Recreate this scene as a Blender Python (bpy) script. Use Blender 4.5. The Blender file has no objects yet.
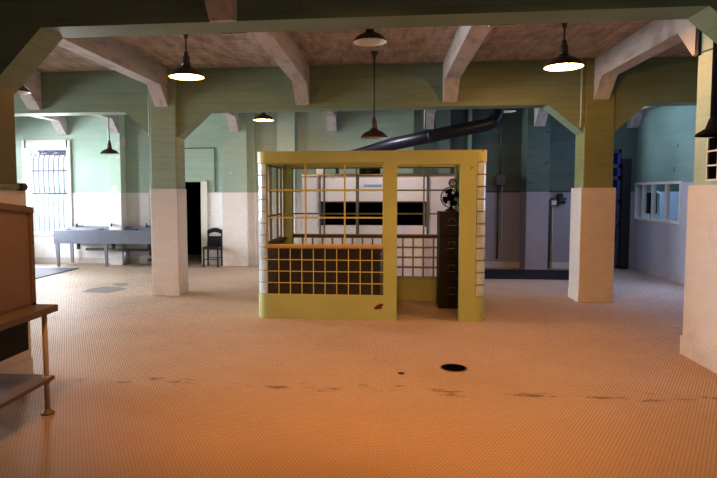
import bpy, bmesh, math, random
from mathutils import Vector, Matrix
random.seed(7)
SC = bpy.context.scene
COL = SC.collection
PI = math.pi

# ------------------------------------------------------------------ helpers
class MB:
    """collects shapes into one bmesh; build() links it as ONE mesh object"""
    def __init__(s): s.bm = bmesh.new()
    def _f(s, vs, m=0, smooth=False):
        try:
            f = s.bm.faces.new(vs); f.material_index = m; f.smooth = smooth; return f
        except ValueError: return None
    def box(s, x0, x1, y0, y1, z0, z1, m=0):
        v = [s.bm.verts.new(p) for p in ((x0,y0,z0),(x1,y0,z0),(x1,y1,z0),(x0,y1,z0),(x0,y0,z1),(x1,y0,z1),(x1,y1,z1),(x0,y1,z1))]
        for q in ((3,2,1,0),(4,5,6,7),(0,1,5,4),(1,2,6,5),(2,3,7,6),(3,0,4,7)): s._f([v[i] for i in q], m)
        return s
    def bbox(s, x0, x1, y0, y1, z0, z1, b=.01, m=0):
        """box with bevelled edges"""
        t = bmesh.new()
        bmesh.ops.create_cube(t, size=1)
        for v in t.verts: v.co = ((x0+x1)/2+v.co.x*(x1-x0), (y0+y1)/2+v.co.y*(y1-y0), (z0+z1)/2+v.co.z*(z1-z0))
        bmesh.ops.bevel(t, geom=list(t.edges), offset=b, segments=2, profile=.6, affect='EDGES')
        return s.join(t, m)
    def join(s, t, m=0, smooth=False):
        mp = {v: s.bm.verts.new(v.co) for v in t.verts}
        for f in t.faces: s._f([mp[v] for v in f.verts], m, smooth or f.smooth)
        t.free(); return s
    def poly(s, pts, m=0): s._f([s.bm.verts.new(p) for p in pts], m); return s
    def prism(s, pts, axis, a0, a1, m=0):
        """2-D outline extruded along an axis; axis 'x': pts=(y,z), 'y': (x,z), 'z': (x,y)"""
        def P(p, a): return (a,p[0],p[1]) if axis=='x' else (p[0],a,p[1]) if axis=='y' else (p[0],p[1],a)
        A = [s.bm.verts.new(P(p,a0)) for p in pts]; B = [s.bm.verts.new(P(p,a1)) for p in pts]
        s._f(A[::-1], m); s._f(B, m)
        n = len(pts)
        for i in range(n): s._f([A[i], A[(i+1)%n], B[(i+1)%n], B[i]], m)
        return s
    def tube(s, pts, r, seg=10, m=0, caps=True):
        pts = [Vector(p) for p in pts]; rings = []
        rs = r if isinstance(r, (list,tuple)) else [r]*len(pts)
        up = None
        for i, p in enumerate(pts):
            a = pts[i]-pts[i-1] if i else None; b = pts[i+1]-p if i+1 < len(pts) else None
            d = (a.normalized()+b.normalized()) if a is not None and b is not None else (a if a is not None else b)
            d = d.normalized()
            if up is None: up = Vector((0,0,1)) if abs(d.z) < .9 else Vector((1,0,0))
            n1 = d.cross(up)
            if n1.length < 1e-4: up = Vector((0,1,0)); n1 = d.cross(up)
            n1.normalize(); n2 = d.cross(n1).normalized(); up = -n2 if (-n2).dot(up) > 0 else n2
            k = 1.0
            if a is not None and b is not None: k = 1/max(.5, math.cos(a.angle(b)/2))
            rings.append([s.bm.verts.new(p+(n1*math.cos(t)+n2*math.sin(t))*rs[i]*(k if k<1.3 else 1.3)) for t in (2*PI*j/seg for j in range(seg))])
        for q in range(len(rings)-1):
            for j in range(seg): s._f([rings[q][j], rings[q][(j+1)%seg], rings[q+1][(j+1)%seg], rings[q+1][j]], m, True)
        if caps: s._f(rings[0][::-1], m); s._f(rings[-1], m)
        return s
    def lathe(s, prof, c=(0,0,0), seg=28, m=0, axis='z', smooth=True):
        cx, cy, cz = c; rings = []
        for r, z in prof:
            ring = []
            for j in range(seg):
                t = 2*PI*j/seg; a, b = r*math.cos(t), r*math.sin(t)
                p = (cx+a, cy+b, cz+z) if axis=='z' else (cx+a, cy+z, cz+b) if axis=='y' else (cx+z, cy+a, cz+b)
                ring.append(s.bm.verts.new(p))
            rings.append(ring)
        for q in range(len(rings)-1):
            for j in range(seg): s._f([rings[q][j], rings[q][(j+1)%seg], rings[q+1][(j+1)%seg], rings[q+1][j]], m, smooth)
        if prof[0][0] > 1e-4: s._f(rings[0][::-1], m)
        if prof[-1][0] > 1e-4: s._f(rings[-1], m)
        return s
    def shell(s, prof, c=(0,0,0), seg=28, m=0):
        """lathe without end caps"""
        rings = []
        for r, z in prof: rings.append([s.bm.verts.new((c[0]+r*math.cos(2*PI*j/seg), c[1]+r*math.sin(2*PI*j/seg), c[2]+z)) for j in range(seg)])
        for q in range(len(rings)-1):
            for j in range(seg): s._f([rings[q][j], rings[q][(j+1)%seg], rings[q+1][(j+1)%seg], rings[q+1][j]], m, True)
        return s
    def build(s, name, mats, parent=None, recalc=True, weld=False):
        bm = s.bm
        if weld: bmesh.ops.remove_doubles(bm, verts=list(bm.verts), dist=1e-5)
        if recalc: bmesh.ops.recalc_face_normals(bm, faces=list(bm.faces))
        off = Vector((0,0,0)); q = parent
        while q is not None: off += q.location; q = q.parent
        for v in bm.verts: v.co -= off
        me = bpy.data.meshes.new(name); bm.to_mesh(me); bm.free()
        for m in (mats if isinstance(mats, (list,tuple)) else [mats]): me.materials.append(m)
        o = bpy.data.objects.new(name, me); COL.objects.link(o)
        if parent is not None: o.parent = parent
        return o

def thing(name, label, cat, loc=(0,0,0), group=None):
    o = bpy.data.objects.new(name, None); COL.objects.link(o)
    o.location = loc; o.empty_display_size = .1
    return tag(o, label, cat, group)
def tag(o, label, cat, group=None):
    o['label'] = label; o['category'] = cat
    if group: o['group'] = group
    return o
def struct(name, mb, mats, parent=None):
    o = mb.build(name, mats, parent)
    if parent is None: o['kind'] = 'structure'
    return o
def origin_to(o, loc):
    d = Vector(loc)-o.location
    o.data.transform(Matrix.Translation(-d)); o.location = loc
    return o

# ------------------------------------------------------------------ materials
def newmat(name):
    m = bpy.data.materials.new(name); m.use_nodes = True
    nt = m.node_tree; b = nt.nodes['Principled BSDF']
    return m, nt, b
def N(nt, t, **kw):
    n = nt.nodes.new(t)
    for k, v in kw.items(): setattr(n, k, v)
    return n
def simple(name, c, rough=.5, metal=0, spec=None):
    m, nt, b = newmat(name)
    tc = N(nt,'ShaderNodeTexCoord'); no = N(nt,'ShaderNodeTexNoise'); no.inputs['Scale'].default_value = 9; no.inputs['Detail'].default_value = 5
    nt.links.new(tc.outputs['Object'], no.inputs['Vector'])
    mx = N(nt,'ShaderNodeMixRGB'); mx.inputs[1].default_value = (*[x*.82 for x in c],1); mx.inputs[2].default_value = (*[min(1,x*1.12) for x in c],1)
    nt.links.new(no.outputs['Fac'], mx.inputs[0]); nt.links.new(mx.outputs[0], b.inputs['Base Color'])
    b.inputs['Roughness'].default_value = rough; b.inputs['Metallic'].default_value = metal
    if spec is not None: b.inputs['Specular IOR Level'].default_value = spec
    return m
def worn(name, c, chip, scale=6, thr=.66, rough=.55, var=.18, bump=.15, streak=(1,1,1), soft=.04, boards=0):
    """paint with mottling, and chips of another colour where a noise passes a threshold"""
    m, nt, b = newmat(name); L = nt.links.new
    ge = N(nt,'ShaderNodeNewGeometry')
    mp = N(nt,'ShaderNodeMapping'); mp.inputs['Scale'].default_value = streak; L(ge.outputs['Position'], mp.inputs['Vector'])
    n1 = N(nt,'ShaderNodeTexNoise'); n1.inputs['Scale'].default_value = 1.7; n1.inputs['Detail'].default_value = 6; L(mp.outputs[0], n1.inputs['Vector'])
    n2 = N(nt,'ShaderNodeTexNoise'); n2.inputs['Scale'].default_value = scale; n2.inputs['Detail'].default_value = 8; n2.inputs['Roughness'].default_value = .65; L(mp.outputs[0], n2.inputs['Vector'])
    mx = N(nt,'ShaderNodeMixRGB'); mx.inputs[1].default_value = (*[x*(1-var) for x in c],1); mx.inputs[2].default_value = (*[min(1,x*(1+var)) for x in c],1)
    L(n1.outputs['Fac'], mx.inputs[0])
    rp = N(nt,'ShaderNodeValToRGB'); rp.color_ramp.elements[0].position = thr; rp.color_ramp.elements[1].position = min(1,thr+soft); L(n2.outputs['Fac'], rp.inputs[0])
    m2 = N(nt,'ShaderNodeMixRGB'); m2.inputs[2].default_value = (*chip,1); L(rp.outputs[0], m2.inputs[0]); L(mx.outputs[0], m2.inputs[1])
    last = m2.outputs[0]
    if boards:
        sp = N(nt,'ShaderNodeSeparateXYZ'); L(ge.outputs['Position'], sp.inputs[0])
        ad = N(nt,'ShaderNodeMath', operation='ADD'); L(sp.outputs[0], ad.inputs[0]); L(sp.outputs[1], ad.inputs[1])
        cb = N(nt,'ShaderNodeCombineXYZ'); L(ad.outputs[0], cb.inputs[0]); L(sp.outputs[2], cb.inputs[1])
        br = N(nt,'ShaderNodeTexBrick'); L(cb.outputs[0], br.inputs['Vector']); br.inputs['Scale'].default_value = 1
        br.inputs['Brick Width'].default_value = 2.6; br.inputs['Row Height'].default_value = .17; br.inputs['Mortar Size'].default_value = .006; br.inputs['Mortar Smooth'].default_value = .4
        br.inputs['Color1'].default_value = (1,1,1,1); br.inputs['Color2'].default_value = (.86,.87,.86,1); br.inputs['Mortar'].default_value = (.62,.62,.6,1)
        n3 = N(nt,'ShaderNodeTexNoise'); n3.inputs['Scale'].default_value = 3; n3.inputs['Detail'].default_value = 8
        m4 = N(nt,'ShaderNodeMapping'); m4.inputs['Scale'].default_value = (.6,.6,5); L(ge.outputs['Position'], m4.inputs['Vector']); L(m4.outputs[0], n3.inputs['Vector'])
        r3 = N(nt,'ShaderNodeValToRGB'); r3.color_ramp.elements[0].position = .3; r3.color_ramp.elements[1].position = .6; r3.color_ramp.elements[0].color = (.78,.78,.76,1); L(n3.outputs['Fac'], r3.inputs[0])
        k1 = N(nt,'ShaderNodeMixRGB', blend_type='MULTIPLY'); k1.inputs[0].default_value = boards; L(last, k1.inputs[1]); L(br.outputs['Color'], k1.inputs[2])
        k2 = N(nt,'ShaderNodeMixRGB', blend_type='MULTIPLY'); k2.inputs[0].default_value = boards; L(k1.outputs[0], k2.inputs[1]); L(r3.outputs[0], k2.inputs[2])
        last = k2.outputs[0]
    L(last, b.inputs['Base Color']); b.inputs['Roughness'].default_value = rough
    if bump:
        bp = N(nt,'ShaderNodeBump'); bp.inputs['Strength'].default_value = bump; bp.inputs['Distance'].default_value = .01; L(n2.outputs['Fac'], bp.inputs['Height']); L(bp.outputs[0], b.inputs['Normal'])
    return m
def wall_tile(name, c, grout, w=.152, h=.076, rough=.3, stain=(.45,.33,.2)):
    """glazed wall tile: courses run level on faces turned to X or Y"""
    m, nt, b = newmat(name); L = nt.links.new
    ge = N(nt,'ShaderNodeNewGeometry'); sp = N(nt,'ShaderNodeSeparateXYZ'); L(ge.outputs['Position'], sp.inputs[0])
    ad = N(nt,'ShaderNodeMath', operation='ADD'); L(sp.outputs[0], ad.inputs[0]); L(sp.outputs[1], ad.inputs[1])
    cb = N(nt,'ShaderNodeCombineXYZ'); L(ad.outputs[0], cb.inputs[0]); L(sp.outputs[2], cb.inputs[1])
    br = N(nt,'ShaderNodeTexBrick'); L(cb.outputs[0], br.inputs['Vector'])
    br.inputs['Scale'].default_value = 1; br.inputs['Brick Width'].default_value = w; br.inputs['Row Height'].default_value = h
    br.inputs['Mortar Size'].default_value = .003; br.inputs['Mortar Smooth'].default_value = .3
    br.inputs['Color1'].default_value = (*c,1); br.inputs['Color2'].default_value = (*[x*.95 for x in c],1); br.inputs['Mortar'].default_value = (*grout,1)
    n1 = N(nt,'ShaderNodeTexNoise'); n1.inputs['Scale'].default_value = 2.2; n1.inputs['Detail'].default_value = 8; n1.inputs['Roughness'].default_value = .7; L(ge.outputs['Position'], n1.inputs['Vector'])
    # grime thickens towards the floor
    mr = N(nt,'ShaderNodeMapRange'); mr.inputs['From Min'].default_value = .0; mr.inputs['From Max'].default_value = .45; mr.inputs['To Min'].default_value = .16; mr.inputs['To Max'].default_value = 0; L(sp.outputs[2], mr.inputs[0])
    a2 = N(nt,'ShaderNodeMath', operation='ADD'); L(n1.outputs['Fac'], a2.inputs[0]); L(mr.outputs[0], a2.inputs[1])
    rp = N(nt,'ShaderNodeValToRGB'); rp.color_ramp.elements[0].position = .6; rp.color_ramp.elements[1].position = .85; L(a2.outputs[0], rp.inputs[0])
    mx = N(nt,'ShaderNodeMixRGB'); mx.inputs[2].default_value = (*stain,1); L(br.outputs['Color'], mx.inputs[1])
    mu = N(nt,'ShaderNodeMath', operation='MULTIPLY'); mu.inputs[1].default_value = .55; L(rp.outputs[0], mu.inputs[0]); L(mu.outputs[0], mx.inputs[0])
    L(mx.outputs[0], b.inputs['Base Color']); b.inputs['Roughness'].default_value = rough
    return m
def emit(name, c, s):
    m, nt, b = newmat(name)
    b.inputs['Base Color'].default_value = (*c,1); b.inputs['Emission Color'].default_value = (*c,1); b.inputs['Emission Strength'].default_value = s
    return m
def glassy(name, c, rough=.12, trans=.9):
    m, nt, b = newmat(name)
    b.inputs['Base Color'].default_value = (*c,1); b.inputs['Roughness'].default_value = rough
    b.inputs['Transmission Weight'].default_value = trans; b.inputs['IOR'].default_value = 1.3
    tc = N(nt,'ShaderNodeTexCoord'); no = N(nt,'ShaderNodeTexNoise'); no.inputs['Scale'].default_value = 14
    nt.links.new(tc.outputs['Object'], no.inputs['Vector'])
    bp = N(nt,'ShaderNodeBump'); bp.inputs['Strength'].default_value = .25; bp.inputs['Distance'].default_value = .02
    nt.links.new(no.outputs['Fac'], bp.inputs['Height']); nt.links.new(bp.outputs[0], b.inputs['Normal'])
    return m
def clear_pane(name, tint=(.96,.97,.97)):
    m, nt, b = newmat(name); L = nt.links.new
    out = [n for n in nt.nodes if n.type == 'OUTPUT_MATERIAL'][0]
    tr = N(nt,'ShaderNodeBsdfTransparent'); gl = N(nt,'ShaderNodeBsdfGlossy'); gl.inputs['Roughness'].default_value = .05
    tr.inputs[0].default_value = (*tint,1)
    fr = N(nt,'ShaderNodeFresnel'); fr.inputs[0].default_value = 1.07
    sc = N(nt,'ShaderNodeMath', operation='MULTIPLY'); sc.inputs[1].default_value = .35; L(fr.outputs[0], sc.inputs[0])
    mx = N(nt,'ShaderNodeMixShader'); L(sc.outputs[0], mx.inputs[0]); L(tr.outputs[0], mx.inputs[1]); L(gl.outputs[0], mx.inputs[2]); L(mx.outputs[0], out.inputs[0])
    return m
def floor_mat():
    m, nt, b = newmat('hexagon_mosaic_floor'); L = nt.links.new
    ge = N(nt,'ShaderNodeNewGeometry')
    br = N(nt,'ShaderNodeTexBrick'); L(ge.outputs['Position'], br.inputs['Vector'])
    br.inputs['Scale'].default_value = 1; br.inputs['Brick Width'].default_value = .026; br.inputs['Row Height'].default_value = .0225
    br.inputs['Mortar Size'].default_value = .0034; br.inputs['Mortar Smooth'].default_value = .2
    br.inputs['Color1'].default_value = (.74,.64,.565,1); br.inputs['Color2'].default_value = (.67,.57,.495,1); br.inputs['Mortar'].default_value = (.17,.105,.055,1)
    # broad mottling
    n1 = N(nt,'ShaderNodeTexNoise'); n1.inputs['Scale'].default_value = .55; n1.inputs['Detail'].default_value = 7; n1.inputs['Roughness'].default_value = .6; L(ge.outputs['Position'], n1.inputs['Vector'])
    r1 = N(nt,'ShaderNodeValToRGB'); r1.color_ramp.elements[0].position = .35; r1.color_ramp.elements[1].position = .72
    r1.color_ramp.elements[0].color = (1.06,1.04,1.02,1); r1.color_ramp.elements[1].color = (.86,.80,.74,1); L(n1.outputs['Fac'], r1.inputs[0])
    mu = N(nt,'ShaderNodeMixRGB', blend_type='MULTIPLY'); mu.inputs[0].default_value = 1; L(br.outputs['Color'], mu.inputs[1]); L(r1.outputs[0], mu.inputs[2])
    # tile turns darker and browner towards the camera end of the room
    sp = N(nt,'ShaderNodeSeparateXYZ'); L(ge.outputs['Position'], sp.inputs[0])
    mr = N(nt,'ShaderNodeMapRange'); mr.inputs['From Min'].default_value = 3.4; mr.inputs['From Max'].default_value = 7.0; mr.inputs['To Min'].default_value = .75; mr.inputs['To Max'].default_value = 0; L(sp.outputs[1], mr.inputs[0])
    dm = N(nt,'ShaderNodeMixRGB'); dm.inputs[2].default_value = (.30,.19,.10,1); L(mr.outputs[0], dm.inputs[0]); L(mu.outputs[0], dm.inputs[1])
    # dark chips strung out along a crack that runs across the room, and scattered ones
    mp = N(nt,'ShaderNodeMapping'); mp.inputs['Scale'].default_value = (1.6,7,1); L(ge.outputs['Position'], mp.inputs['Vector'])
    n2 = N(nt,'ShaderNodeTexNoise'); n2.inputs['Scale'].default_value = 1.9; n2.inputs['Detail'].default_value = 9; n2.inputs['Roughness'].default_value = .72; L(mp.outputs[0], n2.inputs['Vector'])
    n3 = N(nt,'ShaderNodeTexNoise'); n3.inputs['Scale'].default_value = 1.1; L(ge.outputs['Position'], n3.inputs['Vector'])
    wv = N(nt,'ShaderNodeMath', operation='MULTIPLY_ADD'); wv.inputs[1].default_value = .5; L(n3.outputs['Fac'], wv.inputs[0]); L(sp.outputs[1], wv.inputs[2])
    ds = N(nt,'ShaderNodeMath', operation='SUBTRACT'); ds.inputs[1].default_value = 5.05; L(wv.outputs[0], ds.inputs[0])
    ab = N(nt,'ShaderNodeMath', operation='ABSOLUTE'); L(ds.outputs[0], ab.inputs[0])
    cr = N(nt,'ShaderNodeMapRange'); cr.inputs['From Min'].default_value = 0; cr.inputs['From Max'].default_value = .16; cr.inputs['To Min'].default_value = .15; cr.inputs['To Max'].default_value = 0; L(ab.outputs[0], cr.inputs[0])
    a3 = N(nt,'ShaderNodeMath', operation='ADD'); L(n2.outputs['Fac'], a3.inputs[0]); L(cr.outputs[0], a3.inputs[1])
    r2 = N(nt,'ShaderNodeValToRGB'); r2.color_ramp.elements[0].position = .66; r2.color_ramp.elements[1].position = .70; L(a3.outputs[0], r2.inputs[0])
    cm = N(nt,'ShaderNodeMixRGB'); cm.inputs[2].default_value = (.10,.06,.035,1); L(dm.outputs[0], cm.inputs[1])
    cf = N(nt,'ShaderNodeMath', operation='MULTIPLY'); cf.inputs[1].default_value = .75; L(r2.outputs[0], cf.inputs[0]); L(cf.outputs[0], cm.inputs[0])
    L(cm.outputs[0], b.inputs['Base Color'])
    rr = N(nt,'ShaderNodeMapRange'); rr.inputs['To Min'].default_value = .46; rr.inputs['To Max'].default_value = .7; L(n1.outputs['Fac'], rr.inputs[0]); L(rr.outputs[0], b.inputs['Roughness'])
    b.inputs['Specular IOR Level'].default_value = .35
    bp = N(nt,'ShaderNodeBump'); bp.inputs['Strength'].default_value = .25; bp.inputs['Distance'].default_value = .003; L(br.outputs['Fac'], bp.inputs['Height']); bp.invert = True; L(bp.outputs[0], b.inputs['Normal'])
    return m
def board_concrete(name, c1, c2, rot):
    """board-marked concrete: streaks along one direction with board joints"""
    m, nt, b = newmat(name); L = nt.links.new
    ge = N(nt,'ShaderNodeNewGeometry')
    mp = N(nt,'ShaderNodeMapping'); mp.inputs['Scale'].default_value = rot; L(ge.outputs['Position'], mp.inputs['Vector'])
    n1 = N(nt,'ShaderNodeTexNoise'); n1.inputs['Scale'].default_value = 2.4; n1.inputs['Detail'].default_value = 9; n1.inputs['Roughness'].default_value = .68; L(mp.outputs[0], n1.inputs['Vector'])
    r = N(nt,'ShaderNodeValToRGB'); r.color_ramp.elements[0].position = .33; r.color_ramp.elements[1].position = .62
    r.color_ramp.elements[0].color = (*c1,1); r.color_ramp.elements[1].color = (*c2,1); L(n1.outputs['Fac'], r.inputs[0])
    br = N(nt,'ShaderNodeTexBrick'); br.inputs['Scale'].default_value = 1; br.inputs['Brick Width'].default_value = 2.3; br.inputs['Row Height'].default_value = .19; br.inputs['Mortar Size'].default_value = .006
    br.inputs['Color1'].default_value = (1,1,1,1); br.inputs['Color2'].default_value = (.86,.86,.86,1); br.inputs['Mortar'].default_value = (.55,.52,.5,1)
    L(ge.outputs['Position'], br.inputs['Vector'])
    mu = N(nt,'ShaderNodeMixRGB', blend_type='MULTIPLY'); mu.inputs[0].default_value = .8; L(r.outputs[0], mu.inputs[1]); L(br.outputs['Color'], mu.inputs[2])
    L(mu.outputs[0], b.inputs['Base Color']); b.inputs['Roughness'].default_value = .85
    bp = N(nt,'ShaderNodeBump'); bp.inputs['Strength'].default_value = .3; bp.inputs['Distance'].default_value = .01; L(n1.outputs['Fac'], bp.inputs['Height']); L(bp.outputs[0], b.inputs['Normal'])
    return m

M = {}
M['mint'] = worn('mint_green_paint', (.39,.52,.445), (.66,.65,.60), scale=5, thr=.68, var=.12, boards=.28)
M['beam'] = worn('dull_olive_mint_paint', (.235,.315,.22), (.31,.32,.27), scale=5, thr=.68, var=.14, boards=.5)
M['olive_dark'] = worn('dark_olive_paint', (.125,.125,.05), (.07,.06,.03), scale=7, thr=.70, var=.15)  # same mint, with lamp tone and dimness both in the colour
M['mint_col'] = worn('grey_green_paint', (.28,.36,.27), (.42,.41,.36), scale=6, thr=.64, var=.12, boards=.5)
M['olive'] = worn('olive_yellow_paint', (.25,.285,.13), (.12,.11,.05), scale=7, thr=.68, var=.15, boards=.5)  # mint paint with the warm lamp tone mixed into its colour
M['mint_peel'] = worn('peeling_mint_paint', (.47,.64,.53), (.70,.69,.66), scale=3.4, thr=.53, var=.12, soft=.02, bump=.5)
M['mint_dark'] = worn('stained_mint_paint', (.10,.155,.135), (.05,.07,.065), scale=5, thr=.62, boards=.6, var=.2, streak=(1,1,2.2))  # mint darkened by shade put into the colour, plus dark stain streaks
M['teal'] = worn('blue_green_wall_paint', (.25,.385,.365), (.07,.10,.12), scale=7, thr=.66, var=.2, boards=.35)
M['tile'] = wall_tile('white_wall_tile', (.64,.605,.58), (.58,.545,.51))
M['tile_bright'] = wall_tile('bright_white_wall_tile', (.80,.80,.80), (.73,.73,.73))  # white tile copy, lightened in colour for the daylit end
M['tile_old'] = wall_tile('stained_white_wall_tile', (.35,.35,.385), (.32,.32,.35))  # white tile copy with the shade of the dim end in its colour
M['floor'] = floor_mat()
M['ceiling'] = board_concrete('board_marked_ceiling', (.32,.25,.205), (.62,.53,.46), (4,1,1))
M['joist'] = worn('pale_bare_concrete', (.52,.495,.485), (.27,.235,.22), scale=4.2, thr=.50, var=.2, streak=(2.4,.6,2.4), soft=.28, rough=.8, bump=.4)
M['booth'] = worn('yellow_green_paint', (.36,.405,.17), (.20,.17,.07), scale=9, thr=.66, var=.16, rough=.45)
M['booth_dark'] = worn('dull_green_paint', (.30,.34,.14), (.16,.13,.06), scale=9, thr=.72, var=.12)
M['red_chip'] = simple('dark_red_primer', (.20,.03,.02), .7)
M['muntin'] = simple('yellow_green_steel', (.50,.46,.16), .45)
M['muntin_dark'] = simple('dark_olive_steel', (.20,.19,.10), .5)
M['wood'] = simple('worn_orange_wood', (.42,.27,.15), .55)
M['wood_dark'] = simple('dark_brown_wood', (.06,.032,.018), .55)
M['gblock'] = glassy('glass_block', (.50,.46,.43), .10, .95)
M['gblock_back'] = glassy('frosted_glass_block', (.95,.95,.95), .25, .9)
M['gblock_c'] = worn('pearly_glass_block', (.34,.43,.48), (.58,.70,.78), scale=5, thr=.40, rough=.06, var=.3, bump=.05, soft=.4)  # opaque blocks; glass highlights and shimmer are mixed into the colour
M['mortar'] = simple('olive_mortar', (.30,.27,.19), .8)
M['mortar_w'] = simple('orange_stained_mortar', (.30,.19,.10), .8)
M['black'] = simple('black_enamel', (.012,.012,.014), .4)
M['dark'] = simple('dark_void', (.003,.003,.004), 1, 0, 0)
M['iron'] = simple('dark_iron', (.035,.03,.03), .5, .3)
M['shade_out'] = simple('dark_brown_enamel', (.045,.03,.02), .35)
M['shade_in'] = simple('white_enamel', (.82,.82,.80), .35)
M['brass'] = simple('tarnished_brass', (.25,.18,.09), .45, .6)
M['lamp_metal'] = simple('dull_lamp_metal', (.10,.09,.075), .45, .6)
M['bulb_on'] = emit('lit_bulb', (1.0,.86,.66), 14)
M['bulb_off'] = simple('unlit_bulb', (.7,.7,.68), .2)
M['steel'] = simple('dented_galvanised_steel', (.23,.25,.30), .42, .5)
M['steel_dark'] = simple('dull_steel', (.12,.12,.13), .5, .6)
M['cab'] = simple('dark_brown_steel', (.014,.009,.007), .55, 0, .25)
M['duct'] = simple('blue_black_sheet_metal', (.022,.026,.042), .38, .4)
M['enamel'] = worn('white_oven_enamel', (.74,.72,.76), (.40,.36,.34), scale=3, thr=.68, rough=.35, var=.06, soft=.2)
M['pipe'] = simple('painted_pipe', (.50,.55,.50), .5)
M['rust'] = simple('rusty_steel', (.22,.14,.09), .6, .3)
M['brown_panel'] = worn('brown_painted_panel', (.25,.16,.105), (.14,.08,.05), scale=5, thr=.68, var=.12, rough=.6)
M['tabletop'] = simple('worn_steel_top', (.17,.125,.10), .8, .1)
M['paint_leg'] = simple('chipped_cream_paint', (.46,.36,.27), .5)
M['mat'] = simple('dark_blue_rubber', (.008,.010,.017), .8)
M['mat_grey'] = simple('blue_grey_rubber', (.12,.135,.17), .7)
M['door_green'] = worn('pale_door_paint', (.70,.72,.64), (.30,.24,.16), scale=6, thr=.68, var=.1)
M['frame_w'] = worn('chalky_white_paint', (.68,.68,.64), (.35,.30,.25), scale=8, thr=.70, var=.1)
M['bar'] = simple('window_bar_steel', (.10,.10,.14), .5, .3)
M['pane'] = clear_pane('clear_pane')
M['pane_blue'] = clear_pane('blue_pane', (.10,.19,.42))
M['void_black'] = simple('matt_black_pipe', (.006,.006,.008), .9, 0, .1)
M['brass_dim'] = simple('dull_brass', (.16,.11,.06), .6, .3)
M['glow'] = simple('white_haze', (.85,.88,.92), .9)
M['label_blue'] = simple('pale_blue_enamel', (.25,.42,.75), .4)
M['dial'] = simple('dial_face', (.9,.87,.84), .4)
M['blue_tile'] = wall_tile('lavender_painted_tile', (.50,.515,.60), (.46,.475,.56))  # white tile with the blue daylight tinted into its colour
M['adj'] = wall_tile('blue_white_tile', (.62,.70,.80), (.42,.48,.6))

# ------------------------------------------------------------------ room: datum sizes
H_CEIL = 3.60; TZ = 1.713; TZB = 1.655
YW = 13.0

# floor
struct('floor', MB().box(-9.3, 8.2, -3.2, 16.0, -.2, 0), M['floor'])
# ceiling, one slab
struct('ceiling', MB().box(-9.3, 8.2, -3.2, 16.0, H_CEIL, H_CEIL+.2), M['ceiling'])

# back wall: paint above, tile below, doorway at the left, doorway at the right
def wall_y(mb, x0, x1, y, z0, z1, t=.2, split=TZB, proud=.012):
    if z0 < split: mb.box(x0, x1, y-proud, y+t, z0, min(split, z1), 1)
    if z1 > split: mb.box(x0, x1, y, y+t, max(split, z0), z1, 0)
w = MB()
WX0, WX1, WZ0, WZ1 = -8.50, -7.44, .715, 2.72          # barred window opening
DX0, DX1, DZ = -5.45, -4.12, 1.90                       # left doorway, widened out of view to let daylight reach the leaf
EX0, EX1, EZ = 4.70, 4.94, 2.55                         # right doorway
wall_y(w, -9.2, WX0, YW, 0, H_CEIL); wall_y(w, WX0, WX1, YW, 0, WZ0); wall_y(w, WX0, WX1, YW, WZ1, H_CEIL)
wall_y(w, WX1, DX0, YW, 0, H_CEIL); wall_y(w, DX0, DX1, YW, DZ, H_CEIL); wall_y(w, DX1, 1.35, YW, 0, H_CEIL)
struct('wall_back', w, [M['mint'], M['tile_bright']])
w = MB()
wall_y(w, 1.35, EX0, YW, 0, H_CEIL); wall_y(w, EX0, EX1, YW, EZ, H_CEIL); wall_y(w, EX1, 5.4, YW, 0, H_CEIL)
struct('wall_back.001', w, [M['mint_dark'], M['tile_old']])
# panel outline above the left doorway
struct('trim_1', MB().box(-4.70, -3.93, YW-.02, YW, 2.655, 2.675).box(-3.945, -3.925, YW-.02, YW, 1.67, 2.675), M['mint_dark'])

# pilasters on the back wall
def pilaster(x0, x1, y0, paint, tile, n, tx=.0):
    m = MB().box(x0, x1, y0, YW+.01, TZB, H_CEIL, 0).box(x0-tx, x1+tx, y0-.015, YW+.01, 0, TZB, 1)
    return struct('trim_%d' % n, m, [paint, tile])
pilaster(-3.70, -3.13, 12.74, M['mint'], M['tile_bright'], 2)
pilaster(-3.13, -2.98, 12.86, M['mint'], M['tile_bright'], 3)
pilaster(-2.45, -2.06, 12.80, M['mint'], M['tile_bright'], 4)
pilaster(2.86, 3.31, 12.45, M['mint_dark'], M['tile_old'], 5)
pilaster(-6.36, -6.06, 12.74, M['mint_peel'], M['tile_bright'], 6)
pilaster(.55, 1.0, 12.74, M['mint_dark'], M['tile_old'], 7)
struct('trim_8', MB().box(1.72, 1.80, 12.92, YW+.01, 0, H_CEIL), M['mint'])
struct('trim_11', MB().box(1.35, EX0, YW-.022, YW, TZB-.01, TZB+.012), M['iron'])
# low tiled base course
struct('baseboard_back', MB().box(-9.2, DX0, 12.965, YW, 0, .13).box(DX1, -3.7, 12.965, YW, 0, .13).box(-2.9, 4.7, 12.965, YW, 0, .13), M['tile'])

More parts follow.
